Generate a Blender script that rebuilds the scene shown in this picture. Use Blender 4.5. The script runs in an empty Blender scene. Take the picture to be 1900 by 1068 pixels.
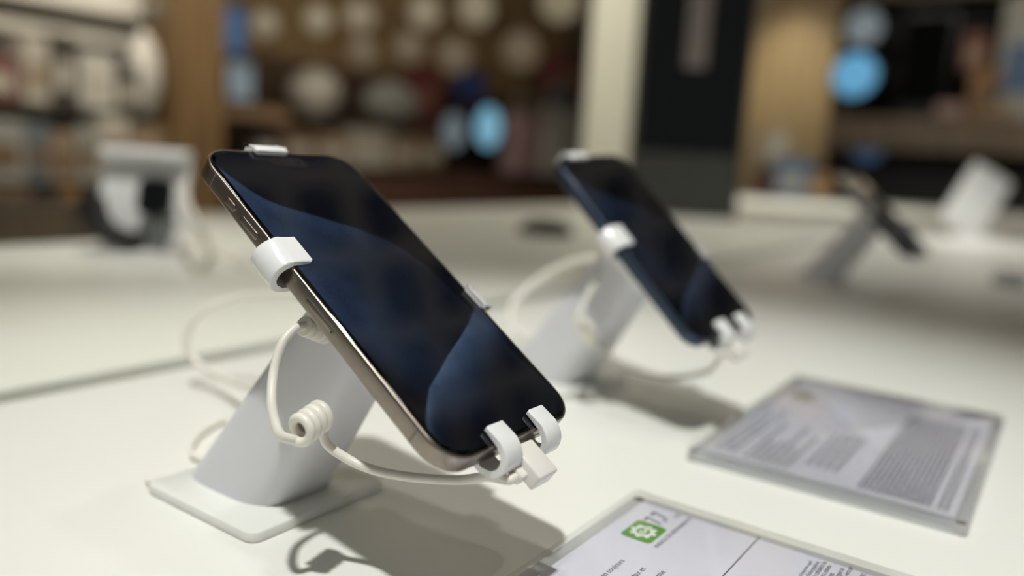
import bpy, bmesh, math, random
from mathutils import Vector, Matrix, noise
random.seed(7)
scene = bpy.context.scene
COL = scene.collection
PI = math.pi

# ------------------------------------------------------------------ camera
CAM = Vector((-0.22297, -0.21162, 0.1546))
YAW, PITCH, ROLL, FPX = 0.96699, 0.16031, -0.06201, 1491.8
cy_, sy_, cp_, sp_ = math.cos(YAW), math.sin(YAW), math.cos(PITCH), math.sin(PITCH)
FWD = Vector((sy_*cp_, cy_*cp_, -sp_))
_r = Vector((cy_, -sy_, 0)); _d = FWD.cross(_r)
RIGHT = math.cos(ROLL)*_r + math.sin(ROLL)*_d
DOWN = -math.sin(ROLL)*_r + math.cos(ROLL)*_d
cd = bpy.data.cameras.new('camera'); cam = bpy.data.objects.new('camera', cd); COL.objects.link(cam)
cam.matrix_world = Matrix(((RIGHT.x, -DOWN.x, -FWD.x, CAM.x), (RIGHT.y, -DOWN.y, -FWD.y, CAM.y),
                           (RIGHT.z, -DOWN.z, -FWD.z, CAM.z), (0, 0, 0, 1)))
cd.sensor_fit = 'HORIZONTAL'; cd.sensor_width = 36.0; cd.lens = FPX/1900*36
cd.clip_start = 0.01; cd.clip_end = 100
cd.dof.use_dof = True; cd.dof.focus_distance = 0.290
cd.dof.aperture_fstop = cd.lens/9.8            # 9.8 mm pupil
scene.camera = cam

# ------------------------------------------------------------------ world, lamps, added fills, exposure
scene.view_settings.view_transform = 'Standard'
try: scene.view_settings.look = 'None'
except Exception: pass
scene.view_settings.gamma = 1.0
scene.view_settings.use_curve_mapping = False
scene.view_settings.exposure = 0.0
w = bpy.data.worlds.new('shop_air'); scene.world = w; w.use_nodes = True
w.node_tree.nodes['Background'].inputs[0].default_value = (0.95, 0.95, 0.90, 1)
w.node_tree.nodes['Background'].inputs[1].default_value = 0.14

def aim(o, target):
    o.rotation_euler = (Vector(target)-o.location).to_track_quat('-Z', 'Y').to_euler()
def spot(name, loc, target, power, angle, blend, radius, color=(1, 1, 1)):
    l = bpy.data.lights.new(name, 'SPOT'); l.energy = power; l.spot_size = math.radians(angle)
    l.spot_blend = blend; l.shadow_soft_size = radius; l.color = color
    o = bpy.data.objects.new(name, l); COL.objects.link(o); o.location = loc; aim(o, target); return o
def area(name, loc, target, power, sx, sy, color=(1, 1, 1)):
    l = bpy.data.lights.new(name, 'AREA'); l.shape = 'RECTANGLE'; l.size = sx; l.size_y = sy
    l.energy = power; l.color = color
    o = bpy.data.objects.new(name, l); COL.objects.link(o); o.location = loc; aim(o, target); return o
WARM = (1.0, 0.985, 0.92)
spot('counter_spot', (-0.60, -0.27, 2.2), (0.12, 0.02, 0), 172, 32, 0.9, 0.045, (0.99, 1.0, 0.975))
spot('counter_spot', (0.02, 0.25, 2.25), (0.1, 0.05, 0), 22, 34, 0.9, 0.05, (1, 0.99, 0.95))
spot('counter_spot', (0.55, -0.55, 2.25), (0.15, 0.0, 0), 12, 34, 0.9, 0.05, (1, 0.97, 0.90))
spot('far_counter_spot', (2.4, 0.1, 2.2), (1.9, 0.2, 0), 110, 50, 1.0, 0.06, WARM)
spot('far_counter_spot', (0.5, 1.0, 2.2), (0.6, 0.8, 0), 22, 50, 1.0, 0.06, WARM)
spot('far_counter_spot', (4.0, 0.9, 2.2), (4.2, 1.05, 0), 200, 50, 1.0, 0.06, WARM)
spot('watch_fill', (-0.1, 0.1, 2.1), (0.42, 0.9, 0.05), 130, 20, 1.0, 0.05, (1, 0.99, 0.95))  # added to whiten the watch stand, source unseen
spot('easel_fill', (1.9, -0.6, 2.1), (2.35, 0.05, 0.1), 120, 20, 1.0, 0.05, (1, 0.99, 0.95))  # added to brighten the white stands at the far right, source unseen
spot('wall_washer', (6.5, 2.20, 2.25), (7.65, 2.19, 1.05), 110, 46, 1.0, 0.08, (1.0, 0.90, 0.70))
area('background_fill', (1.8, 2.2, 2.3), (3.2, 4.6, 0.5), 85, 2.4, 0.5, (1.0, 0.95, 0.86))  # three added fills that brighten the background shelves, not shop fixtures
area('background_fill', (0.6, 1.9, 2.2), (0.9, 3.6, 0.5), 28, 1.2, 0.4, (1.0, 0.96, 0.88))
area('background_fill', (4.6, -0.8, 2.3), (6.6, 0.2, 0.3), 40, 0.4, 1.2, (1.0, 0.95, 0.86))

# ------------------------------------------------------------------ materials
def lin(c):
    return tuple((x/255/12.92 if x/255 <= 0.04045 else ((x/255+0.055)/1.055)**2.4) for x in c)
MATS = {}
def mat(name, rgb, rough=0.5, metal=0.0, var=0.06, scale=40.0, bump=0.0, emit=0.0, coat=0.0, emit_rgb=None, sss=0.0, spec=0.5):
    if name in MATS: return MATS[name]
    m = bpy.data.materials.new(name); m.use_nodes = True; nt = m.node_tree
    b = nt.nodes['Principled BSDF']; c = lin(rgb)
    tc = nt.nodes.new('ShaderNodeTexCoord'); nz = nt.nodes.new('ShaderNodeTexNoise')
    nz.inputs['Scale'].default_value = scale; nz.inputs['Detail'].default_value = 4
    nt.links.new(tc.outputs['Object'], nz.inputs['Vector'])
    rp = nt.nodes.new('ShaderNodeValToRGB')
    rp.color_ramp.elements[0].position = 0.3; rp.color_ramp.elements[1].position = 0.7
    rp.color_ramp.elements[0].color = tuple(x*(1-var) for x in c)+(1,)
    rp.color_ramp.elements[1].color = tuple(min(1, x*(1+var)) for x in c)+(1,)
    nt.links.new(nz.outputs['Fac'], rp.inputs['Fac']); nt.links.new(rp.outputs['Color'], b.inputs['Base Color'])
    b.inputs['Roughness'].default_value = rough; b.inputs['Metallic'].default_value = metal
    b.inputs['Coat Weight'].default_value = coat; b.inputs['Specular IOR Level'].default_value = spec
    if sss:
        b.inputs['Subsurface Weight'].default_value = sss; b.inputs['Subsurface Radius'].default_value = (.004, .004, .003)
    if bump:
        bp = nt.nodes.new('ShaderNodeBump'); bp.inputs['Strength'].default_value = bump; bp.inputs['Distance'].default_value = 0.0005
        nt.links.new(nz.outputs['Fac'], bp.inputs['Height']); nt.links.new(bp.outputs['Normal'], b.inputs['Normal'])
    if emit:
        b.inputs['Emission Color'].default_value = lin(emit_rgb or rgb)+(1,); b.inputs['Emission Strength'].default_value = emit
    MATS[name] = m; return m

def wood(name, a, b_, scale=6.0, rough=0.5):
    if name in MATS: return MATS[name]
    m = bpy.data.materials.new(name); m.use_nodes = True; nt = m.node_tree; b = nt.nodes['Principled BSDF']
    tc = nt.nodes.new('ShaderNodeTexCoord'); mp = nt.nodes.new('ShaderNodeMapping'); mp.inputs['Scale'].default_value = (6, 6, 0.5)
    nz = nt.nodes.new('ShaderNodeTexNoise'); nz.inputs['Scale'].default_value = scale; nz.inputs['Detail'].default_value = 6
    rp = nt.nodes.new('ShaderNodeValToRGB'); rp.color_ramp.elements[0].color = lin(a)+(1,); rp.color_ramp.elements[1].color = lin(b_)+(1,)
    rp.color_ramp.elements[0].position = .35; rp.color_ramp.elements[1].position = .65
    nt.links.new(tc.outputs['Object'], mp.inputs['Vector']); nt.links.new(mp.outputs['Vector'], nz.inputs['Vector'])
    nt.links.new(nz.outputs['Fac'], rp.inputs['Fac']); nt.links.new(rp.outputs['Color'], b.inputs['Base Color'])
    b.inputs['Roughness'].default_value = rough
    MATS[name] = m; return m

def clear_acrylic():
    m = bpy.data.materials.new('clear_acrylic'); m.use_nodes = True; nt = m.node_tree
    nt.nodes.remove(nt.nodes['Principled BSDF']); out = nt.nodes['Material Output']
    tr = nt.nodes.new('ShaderNodeBsdfTransparent'); tr.inputs[0].default_value = (0.993, 0.995, 0.993, 1)
    gl = nt.nodes.new('ShaderNodeBsdfGlossy'); gl.inputs['Roughness'].default_value = 0.14
    ge = nt.nodes.new('ShaderNodeNewGeometry'); dt = nt.nodes.new('ShaderNodeVectorMath'); dt.operation = 'DOT_PRODUCT'
    nt.links.new(ge.outputs['Normal'], dt.inputs[0]); nt.links.new(ge.outputs['Incoming'], dt.inputs[1])
    def op(kind, a, b):
        n = nt.nodes.new('ShaderNodeMath'); n.operation = kind
        for i, q in enumerate((a, b)):
            if isinstance(q, (int, float)): n.inputs[i].default_value = q
            elif q is not None: nt.links.new(q, n.inputs[i])
        return n.outputs[0]
    sch = op('ADD', op('MULTIPLY', op('POWER', op('SUBTRACT', 1.0, op('ABSOLUTE', dt.outputs['Value'], None)), 5.0), 0.96), 0.035)   # Schlick, the same from inside
    mx = nt.nodes.new('ShaderNodeMixShader')
    nt.links.new(sch, mx.inputs[0]); nt.links.new(tr.outputs[0], mx.inputs[1]); nt.links.new(gl.outputs[0], mx.inputs[2])
    nt.links.new(mx.outputs[0], out.inputs['Surface']); return m
ACRYL = clear_acrylic()
def edge_light_acrylic():  # diffuse mix paints in the light that clear acrylic guides to its edges
    m = ACRYL.copy(); m.name = 'edge_light_acrylic'; nt = m.node_tree; out = nt.nodes['Material Output']
    old = out.inputs['Surface'].links[0].from_socket
    df = nt.nodes.new('ShaderNodeBsdfDiffuse'); df.inputs[0].default_value = (0.90, 0.91, 0.93, 1)
    tl = nt.nodes.new('ShaderNodeBsdfTranslucent'); tl.inputs[0].default_value = (0.90, 0.91, 0.93, 1)
    a = nt.nodes.new('ShaderNodeMixShader'); a.inputs[0].default_value = .5
    nt.links.new(df.outputs[0], a.inputs[1]); nt.links.new(tl.outputs[0], a.inputs[2])
    b = nt.nodes.new('ShaderNodeMixShader'); b.inputs[0].default_value = .55
    nt.links.new(old, b.inputs[1]); nt.links.new(a.outputs[0], b.inputs[2]); nt.links.new(b.outputs[0], out.inputs['Surface']); return m
EDGE_LIGHT = edge_light_acrylic()

M_TABLE = mat('white_laminate', (236, 236, 228), 0.38, var=0.015, scale=9)
M_TABLE_FAR = mat('far_white_laminate', (224, 224, 212), 0.4, var=0.02, scale=7)
M_PLASTIC = mat('white_plastic', (238, 238, 236), 0.22, var=0.012, scale=60, coat=0.2)
M_STAND = mat('satin_white_plastic', (222, 222, 226), 0.42, var=0.015, scale=50, bump=0.02)
M_PLATE = mat('plate_white_enamel', (232, 233, 226), 0.3, var=0.01, scale=50)
M_CORD = mat('ivory_rubber', (236, 232, 220), 0.38, var=0.02, scale=120, sss=0.05)
M_PLUG = mat('ivory_plastic', (232, 228, 220), 0.33, var=0.02, scale=150, bump=0.03)
M_FRAME = mat('natural_titanium', (146, 137, 127), 0.30, metal=1.0, var=0.05, scale=300, bump=0.03)
M_BUTTON = mat('titanium_button', (156, 147, 137), 0.28, metal=1.0, var=0.04, scale=300)
M_BAND = mat('antenna_band', (104, 98, 91), 0.45, var=0.03, scale=200)
M_DARK = mat('black_recess', (12, 12, 13), 0.4, var=0.1)
M_FRAME2 = mat('blue_black_metal', (66, 76, 92), 0.35, metal=1.0, var=0.05, scale=300)
M_BTN2 = mat('blue_black_button', (72, 82, 98), 0.3, metal=1.0, var=0.05, scale=300)
M_BAND2 = mat('dark_antenna_band', (40, 46, 56), 0.45, var=0.03, scale=200)
M_GLASS = mat('black_glass', (4, 5, 7), 0.04, var=0.1, scale=60)
M_PAPER = mat('cool_white_paper', (226, 225, 236), 0.65, var=0.012, scale=400, bump=0.02)
M_INK = mat('black_ink', (38, 42, 48), 0.6, var=0.05)
M_INK2 = mat('grey_ink', (148, 149, 158), 0.6, var=0.05)
M_GREEN = mat('green_ink', (98, 160, 62), 0.55, var=0.03)
M_MAGNET = mat('steel_magnet', (196, 192, 182), 0.25, metal=1.0)

def screen_mat():
    m = bpy.data.materials.new('lit_screen'); m.use_nodes = True; nt = m.node_tree; b = nt.nodes['Principled BSDF']
    at = nt.nodes.new('ShaderNodeVertexColor'); at.layer_name = 'picture'
    b.inputs['Base Color'].default_value = (0.003, 0.003, 0.004, 1); b.inputs['Roughness'].default_value = 0.03
    b.inputs['Specular IOR Level'].default_value = 0.45
    nt.links.new(at.outputs['Color'], b.inputs['Emission Color']); b.inputs['Emission Strength'].default_value = 1.0
    return m
M_SCREEN = screen_mat()

# ------------------------------------------------------------------ mesh helpers
def obj(name, bm, m, parent=None, smooth=True, angle=40):
    me = bpy.data.meshes.new(name)
    if isinstance(bm, bmesh.types.BMesh):
        bmesh.ops.recalc_face_normals(bm, faces=bm.faces[:]); bm.to_mesh(me); bm.free()
    else:
        me = bm
    if m and not me.materials: me.materials.append(m)
    if smooth:
        me.polygons.foreach_set('use_smooth', [True]*len(me.polygons))
        try: me.set_sharp_from_angle(angle=math.radians(angle))
        except Exception: pass
    o = bpy.data.objects.new(name, me); COL.objects.link(o)
    if parent: o.parent = parent
    return o
def tag(o, label=None, cat=None, group=None, kind=None):
    if label: o['label'] = label
    if cat: o['category'] = cat
    if group: o['group'] = group
    if kind: o['kind'] = kind
    return o
def thing(name, label, cat, loc=(0, 0, 0), rot=(0, 0, 0), group=None):
    o = bpy.data.objects.new(name, None); COL.objects.link(o); o.empty_display_size = 0.02
    o.location = loc; o.rotation_euler = rot
    return tag(o, label, cat, group)
def copy_tree(o, parent=None, **kw):
    c = o.copy(); COL.objects.link(c); c.parent = parent
    for ch in list(o.children): copy_tree(ch, c)
    return c
def box_bm(sx, sy, sz, bev=0.0, seg=2, c=(0, 0, 0), bm=None):
    own = bm is None
    b = bmesh.new(); bmesh.ops.create_cube(b, size=1.0)
    for v in b.verts: v.co = Vector((v.co.x*sx, v.co.y*sy, v.co.z*sz))
    if bev: bmesh.ops.bevel(b, geom=b.edges[:], offset=bev, segments=seg, affect='EDGES', profile=0.5)
    for v in b.verts: v.co += Vector(c)
    return b
def join(bm, other):
    me = bpy.data.meshes.new('tmp'); other.to_mesh(me); other.free(); bm.from_mesh(me); bpy.data.meshes.remove(me); return bm
def rrect(wd, ht, r, n=8, cx=0, cy=0):
    pts = []
    for (sx, sy, a0) in ((1, 1, 0), (-1, 1, 90), (-1, -1, 180), (1, -1, 270)):
        for i in range(n+1):
            a = math.radians(a0+90*i/n)
            pts.append((cx+sx*(wd/2-r)+r*math.cos(a), cy+sy*(ht/2-r)+r*math.sin(a)))
    return pts
def loft(rings, cap0=True, cap1=True, closed=True, bm=None):
    bm = bm or bmesh.new(); vs = [[bm.verts.new(p) for p in r] for r in rings]; n = len(rings[0])
    for a, b in zip(vs, vs[1:]):
        for i in range(n if closed else n-1):
            j = (i+1) % n; bm.faces.new((a[i], a[j], b[j], b[i]))
    if cap0: bm.faces.new(vs[0][::-1])
    if cap1: bm.faces.new(vs[-1])
    return bm
def rslab(wd, ht, r, z0, z1, bev=0.0, n=8, cx=0, cy=0):
    lv = [(z0, bev), (z0+bev*.3, bev*.3), (z0+bev, 0), (z1-bev, 0), (z1-bev*.3, bev*.3), (z1, bev)] if bev else [(z0, 0), (z1, 0)]
    return loft([[(x, y, z) for x, y in rrect(wd-2*i, ht-2*i, max(r-i, 1e-5), n, cx, cy)] for z, i in lv])
def spline(pts, n=10):
    P = [Vector(p) for p in pts]; P = [2*P[0]-P[1]]+P+[2*P[-1]-P[-2]]; out = []
    for i in range(1, len(P)-2):
        for k in range(n):
            t = k/n; a, b, c, d = P[i-1:i+3]
            out.append(0.5*((2*b)+(c-a)*t+(2*a-5*b+4*c-d)*t*t+(-a+3*b-3*c+d)*t**3))
    out.append(P[-2]); return out
def tube(pts, r, seg=14, bm=None):
    rings = []; n = len(pts); up = None
    for i, p in enumerate(pts):
        t = (pts[min(i+1, n-1)]-pts[max(i-1, 0)]).normalized()
        if up is None: up = t.orthogonal().normalized()
        up = (up-t*up.dot(t)).normalized(); s = t.cross(up); rr = r(i/(n-1)) if callable(r) else r
        rings.append([p+rr*(math.cos(2*PI*k/seg)*up+math.sin(2*PI*k/seg)*s) for k in range(seg)])
    return loft(rings, bm=bm)
def lathe(profile, axis_o, axis_d, seg=24):
    d = Vector(axis_d).normalized(); u = d.orthogonal().normalized(); v = d.cross(u); o = Vector(axis_o)
    return loft([[o+d*h+r*(math.cos(2*PI*k/seg)*u+math.sin(2*PI*k/seg)*v) for k in range(seg)] for h, r in profile])
def strip_profile(path, th):
    """closed 2D outline of a band of thickness th (path is its inner line, th to the left)"""
    n = len(path); L_ = []
    for i, (x, y) in enumerate(path):
        a = path[max(i-1, 0)]; b = path[min(i+1, n-1)]; dx, dy = b[0]-a[0], b[1]-a[1]; l = math.hypot(dx, dy)
        L_.append((x-dy/l*th, y+dx/l*th))
    return list(path)+L_[::-1]
def extrude(profile, place, w0, w1, bev=0.0006):
    """profile (a,b) swept along c from w0 to w1; place(a,b,c) -> xyz"""
    bm = bmesh.new(); v0 = [bm.verts.new(place(a, b, w0)) for a, b in profile]; v1 = [bm.verts.new(place(a, b, w1)) for a, b in profile]
    n = len(profile); e0 = bm.faces.new(v0); e1 = bm.faces.new(v1[::-1])
    for i in range(n): bm.faces.new((v0[i], v0[(i+1) % n], v1[(i+1) % n], v1[i]))
    if bev:
        ed = list(e0.edges)+list(e1.edges)
        for f in bm.faces:
            pass
        bmesh.ops.bevel(bm, geom=ed, offset=bev, segments=3, affect='EDGES', profile=0.5)
    return bm
def ray(u, v): return (FWD+RIGHT*((u-950)/FPX)+DOWN*((v-534)/FPX))
def on_z(u, v, z=0.0):
    d = ray(u, v); return CAM+d*((z-CAM.z)/d.z)
def on_y(u, v, y):
    d = ray(u, v); return CAM+d*((y-CAM.y)/d.y)
def on_x(u, v, x):
    d = ray(u, v); return CAM+d*((x-CAM.x)/d.x)
def at_depth(u, v, d): return CAM+ray(u, v)*d

# ------------------------------------------------------------------ room: floor, walls, ceiling grid
FLOOR = -0.92
def struct(name, bm, m, smooth=False): return tag(obj(name, bm, m, None, smooth), kind='structure')
M_WALL_BROWN = wood('brown_wall_boards', (108, 86, 54), (134, 108, 72), 3)
M_WALL_R = wood('dark_wall_boards', (62, 50, 38), (80, 66, 50), 3)
struct('floor', box_bm(12.5, 9.5, 0.1, c=(3.2, 0.6, FLOOR-0.05)), mat('grey_floor_tile', (120, 114, 104), 0.4, scale=3))
struct('wall_back', box_bm(12.5, 0.1, 4.2, c=(3.2, 4.95, FLOOR+2.1)), M_WALL_BROWN)
struct('wall_right', box_bm(0.1, 9.5, 4.2, c=(8.05, 0.6, FLOOR+2.1)), M_WALL_R)
ceil = struct('ceiling', box_bm(8.6, 5.0, 0.05, c=(3.75, 0.6, 2.9)), mat('ceiling_black', (20, 20, 20), 0.8))
M_BAR = mat('ceiling_bar_grey', (215, 205, 186), 0.6)
barx = None; bary = None
for i in range(22):
    o = obj('grid_bar', barx, M_BAR, ceil, False) if barx else obj('grid_bar', box_bm(0.10, 5.0, 0.06), M_BAR, ceil, False)
    barx = o.data; o.location = (0.1+i*0.36, 0.6, 2.42)
for i in range(14):
    o = obj('grid_bar', bary, M_BAR, ceil, False) if bary else obj('grid_bar', box_bm(8.0, 0.10, 0.055), M_BAR, ceil, False)
    bary = o.data; o.location = (3.9, -1.75+i*0.36, 2.42)

# ------------------------------------------------------------------ the two white display counters
def counter(name, label, x0, x1, y0, y1, m, panels):
    t = thing(name, label, 'counter', ((x0+x1)/2, (y0+y1)/2, FLOOR))
    H = -FLOOR; wx, wy = x1-x0, y1-y0
    obj('worktop', box_bm(wx, wy, 0.04, 0.003, 3, (0, 0, H-0.02)), m, t)
    obj('plinth', box_bm(wx-0.2, wy-0.2, 0.1, 0.004, 1, (0, 0, 0.05)), mat('plinth_grey', (70, 68, 64)), t, False)
    pw = (wx-0.12)/panels; pm = None
    for i in range(panels):
        for sy in (-1, 1):
            o = obj('side_panel', pm or box_bm(pw-0.006, 0.02, H-0.16, 0.002, 1), M_TABLE_FAR, t, False); pm = o.data
            o.location = (-wx/2+0.06+pw*(i+.5), sy*(wy/2-0.06), 0.1+(H-0.14)/2-0.01)
    return t
counter('display_counter', 'white counter with the sharp titanium phone standing on it', -1.2, 3.45, -0.85, 0.272, M_TABLE, 5)
counter('display_counter', 'second white counter behind the dark gap, holding the white watch stand', -1.2, 3.45, 0.298, 1.28, M_TABLE_FAR, 5)

# ------------------------------------------------------------------ phones
def poly_y(pts, x):
    if x <= pts[0][0]:
        (x0, y0), (x1, y1) = pts[0], pts[1]
    elif x >= pts[-1][0]:
        (x0, y0), (x1, y1) = pts[-2], pts[-1]
    else:
        for (x0, y0), (x1, y1) in zip(pts, pts[1:]):
            if x0 <= x <= x1: break
    return y0+(y1-y0)*(x-x0)/(x1-x0)
def sm(a, b, x):
    t = max(0, min(1, (x-a)/(b-a))); return t*t*(3-2*t)
C1 = [(-37, 76), (-36.2, 70), (-33.5, 62.4), (-30.2, 54.7), (-26.5, 48.9), (-22, 45.2), (-15.8, 42), (-3.9, 35.7), (8.6, 29.1), (16.8, 22.5), (23, 15), (26.5, 5.7), (28, -8)]
C2 = [(-76, -36), (-71.8, -38.4), (-67, -37.2), (-62, -33.9), (-57, -29), (-51, -22.4), (-45, -11), (-40.2, -2.4), (-34, 10.5), (-28, 22), (-20, 34), (-14, 42)]  # (y, x)
def wallpaper(x, y):
    """emitted colour (linear) of the phone wallpaper at x,y in mm on the large phone"""
    n = noise.noise(Vector((x*.9, y*.9, 0)))*.5+noise.noise(Vector((x*.12, y*.12, 5)))*.5
    base = Vector((0.0012, 0.0018, 0.0034))
    top = sm(40, 95, y-x*.25)
    base += Vector((0.0012, 0.002, 0.0055))*top
    d = poly_y(C1, x)-y                          # mm under the upper sweep
    blue = Vector((0.0, 0.0, 0.0))
    if d > -0.8:
        edge = sm(-.5, .9, d)
        g1 = .95*math.exp(-max(0, d)/11)*(1-.86*sm(-22, 26, x))
        g2 = 1.0*math.exp(-max(0, x+38)/15)*(1-sm(66, 112, d))+.08*math.exp(-max(0, x+38)/34)*(1-sm(50, 100, d))
        glow = edge*(1-math.exp(-1.25*(g1+g2)))
        blue += Vector((0.027, 0.051, 0.102))*glow*(0.9+0.5*n)
    e = x-poly_y(C2, y)                          # mm right of the lower crescent
    if y < -12 and e > -.8:
        edge = sm(-.6, .9, e); wdt = 1.8+9*sm(-66, -40, y)
        g = edge*math.exp(-max(0, e)/wdt)*(1-sm(-34, -14, y))*(.35+.65*sm(-84, -58, y))
        blue += Vector((0.046, 0.078, 0.130))*g*(0.9+0.5*n)
        blue += Vector((0.010, 0.016, 0.034))*edge*math.exp(-((e-14)/15)**2)*sm(-72, -56, y)*(1-sm(-34, -14, y))
        blue *= 1.0
    return base+blue*0.84
def screen_mesh(W, L, inset, r, nx, ny, sx=1.0, sy=1.0, dim=1.0):
    w2, l2 = W/2-inset, L/2-inset
    ys = []
    for j in range(ny+1):
        ys.append(-l2+2*l2*j/ny)
    verts, cols, faces = [], [], []
    for y in ys:
        dy = abs(y)-(l2-r)
        hw = w2 if dy <= 0 else w2-r+math.sqrt(max(0, r*r-dy*dy))
        for i in range(nx+1):
            x = hw*(2*i/nx-1); verts.append((x, y, 0.00012))
            ex = min(w2-abs(x), l2-abs(y))
            c = wallpaper(x*1000*sx, y*1000*sy)*dim
            cols.append((c.x, c.y, c.z, 1))
    for j in range(ny):
        for i in range(nx):
            a = j*(nx+1)+i; faces.append((a, a+1, a+nx+2, a+nx+1))
    me = bpy.data.meshes.new('screen'); me.from_pydata(verts, [], faces)
    ca = me.color_attributes.new('picture', 'FLOAT_COLOR', 'POINT')
    for k, c in enumerate(cols): ca.data[k].color = c
    me.materials.append(M_SCREEN); return me
def pill(sx, sy, sz, c):
    return rslab(sx, sy, min(sx, sy)/2*.98, -sz/2, sz/2, min(sz*.3, .00025), 6)
def make_phone(label, W, L, T, R, M, Mb, Mband, screen, loc, rot):
    t = thing('smartphone', label, 'phone', loc, rot)
    lv = [(-0.00005, 0.0011), (-0.0001, 0.00062), (-0.0003, 0.0003), (-0.0008, 0.00006), (-0.0013, 0), (-T+0.0015, 0), (-T+0.0007, 0.0003), (-T+.0002, .0009), (-T, 0.0018)]
    rings = [[(x, y, z) for x, y in rrect(W-2*i, L-2*i, R-i, 14)] for z, i in lv]
    obj('frame', loft(rings, cap0=True), M, t, angle=60)
    lv = [(-0.00003, 0.0010), (0.00004, 0.0011), (0.00008, 0.0014)]
    obj('cover_glass', loft([[(x, y, z) for x, y in rrect(W-2*i, L-2*i, R-i, 14)] for z, i in lv]), M_GLASS, t)
    s = obj('screen', screen, M_SCREEN, t)
    isl = obj('camera_island', rslab(0.0195, 0.0057, 0.00282, 0.00012, 0.00016, 0, 8, 0, L/2-0.0072), M_DARK, t)
    obj('front_camera', lathe([(0, 0.0), (0.00003, .0012), (0.00006, .0006), (.00007, 0.0)], (0.006, L/2-0.0072, 0.00016), (0, 0, 1), 16), mat('lens_blue', (14, 16, 34), .08), isl)
    def side(name, y0, y1, wz, x, h, m, zc=-T/2+.0002):
        b = rslab(y1-y0, wz, wz/2*.98, -h/2, h/2, h*.25, 6)
        for v in b.verts: v.co = Vector((x+(v.co.z if x > 0 else -v.co.z), (y0+y1)/2+v.co.x, zc+v.co.y))
        return obj(name, b, m, t)
    k = L/0.1599
    side('action_button', .0475*k, .0545*k, .0029, -W/2-.00005, .0009, Mb)
    side('volume_button', .0315*k, .0435*k, .0029, -W/2-.00005, .0009, Mb)
    side('volume_button', .0165*k, .0285*k, .0029, -W/2-.00005, .0009, Mb)
    side('sim_groove', -.0177*k, -.0007*k, .0027, -W/2, .00012, Mband)
    tr = side('sim_tray', -.0175*k, -.0009*k, .0023, -W/2-.00002, .00014, M)
    obj('pin_hole', lathe([(0, 0), (0, .0005), (.0002, .0005), (.0002, 0)], (-W/2-.0002, -.0166*k, -T/2), (1, 0, 0), 10), M_DARK, tr)
    side('power_button', .018*k, .036*k, .0029, W/2+.00005, .0009, Mb)
    def band(y, x):
        g = .0007; pts = []
        for z, i in lv0: pts.append((i, z))
        b = bmesh.new(); s_ = 1 if x > 0 else -1
        r0 = [(x-s_*(i-.00003), y-g/2, z) for i, z in pts]; r1 = [(x-s_*(i-.00003), y+g/2, z) for i, z in pts]
        va = [b.verts.new(p) for p in r0]; vb = [b.verts.new(p) for p in r1]
        for q in range(len(pts)-1): b.faces.new((va[q], va[q+1], vb[q+1], vb[q]))
        return obj('antenna_band', b, Mband, t)
    lv0 = [(-.0002, .0004), (-.0008, .00006), (-.0013, 0), (-T+.0015, 0), (-T+.0007, .0003)]
    for x in (-W/2, W/2):
        band(L/2-.0155, x); band(-L/2+.0165, x)
    port = rslab(.0089, .0026, .0013, -.00006, .00006, 0, 6)
    for v in port.verts: v.co = Vector((v.co.x, -L/2-v.co.z, -T/2+v.co.y))
    obj('charging_port', port, M_DARK, t)
    for q in range(5):
        for s_ in (-1, 1):
            obj('speaker_hole', lathe([(0, 0), (0, .0007), (.0001, .0007), (.0001, 0)], (s_*(.0125+q*.0021), -L/2-.00006, -T/2), (0, 1, 0), 10), M_DARK, t)
    for s_ in (-1, 1):
        obj('screw', lathe([(0, 0), (0, .00075), (.00012, .00065), (.00012, 0)], (s_*.0078, -L/2-.0001, -T/2), (0, 1, 0), 12), M_BUTTON, t)
    bump = obj('camera_bump', rslab(.037, .039, .009, -T-.0022, -T+.0002, .0008, 8, W/2-.0235, L/2-.0245), Mband, t)
    for (a, b_) in ((.0095, .0098), (.0095, -.0098), (-.0095, 0)):
        obj('camera_lens', lathe([(0, 0), (0, .0078), (.0016, .0078), (.0018, .006), (.0018, 0)], (W/2-.0235+a, L/2-.0245+b_, -T-.0022), (0, 0, -1), 24), M_GLASS, bump)
    return t
TH = 0.6082
PW, PL, PT = 0.0767, 0.1599, 0.00825
PH = 0.1055
def pose(loc, th, yaw=0.0, roll=0.0):
    return Matrix.Translation(Vector(loc)) @ Matrix.Rotation(yaw, 4, 'Z') @ Matrix.Rotation(th, 4, 'X') @ Matrix.Rotation(roll, 4, 'Z')
M1 = pose((0, 0, PH), TH)
make_phone('large phone with natural titanium sides and dark blue swirl screen in sharp focus', PW, PL, PT, .0125, M_FRAME, M_BUTTON, M_BAND,
           screen_mesh(PW, PL, .0026, .0105, 120, 240), M1.to_translation(), M1.to_euler())
W2, L2 = 0.0706, 0.1466
P2 = Vector((0.237, 0.0, 0.1105)); YAW2, TH2, ROLL2 = -0.235, TH+0.122, 0.108
M2 = pose(P2, TH2, YAW2, ROLL2)
scr2 = screen_mesh(W2, L2, .0026, .0095, 90, 180, PW/W2, PL/L2, 0.45)
phone2 = make_phone('smaller blue-black phone on the stand behind the sharp titanium phone', W2, L2, PT, .0115, M_FRAME2, M_BTN2, M_BAND2, scr2,
           M2.to_translation(), M2.to_euler())

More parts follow.
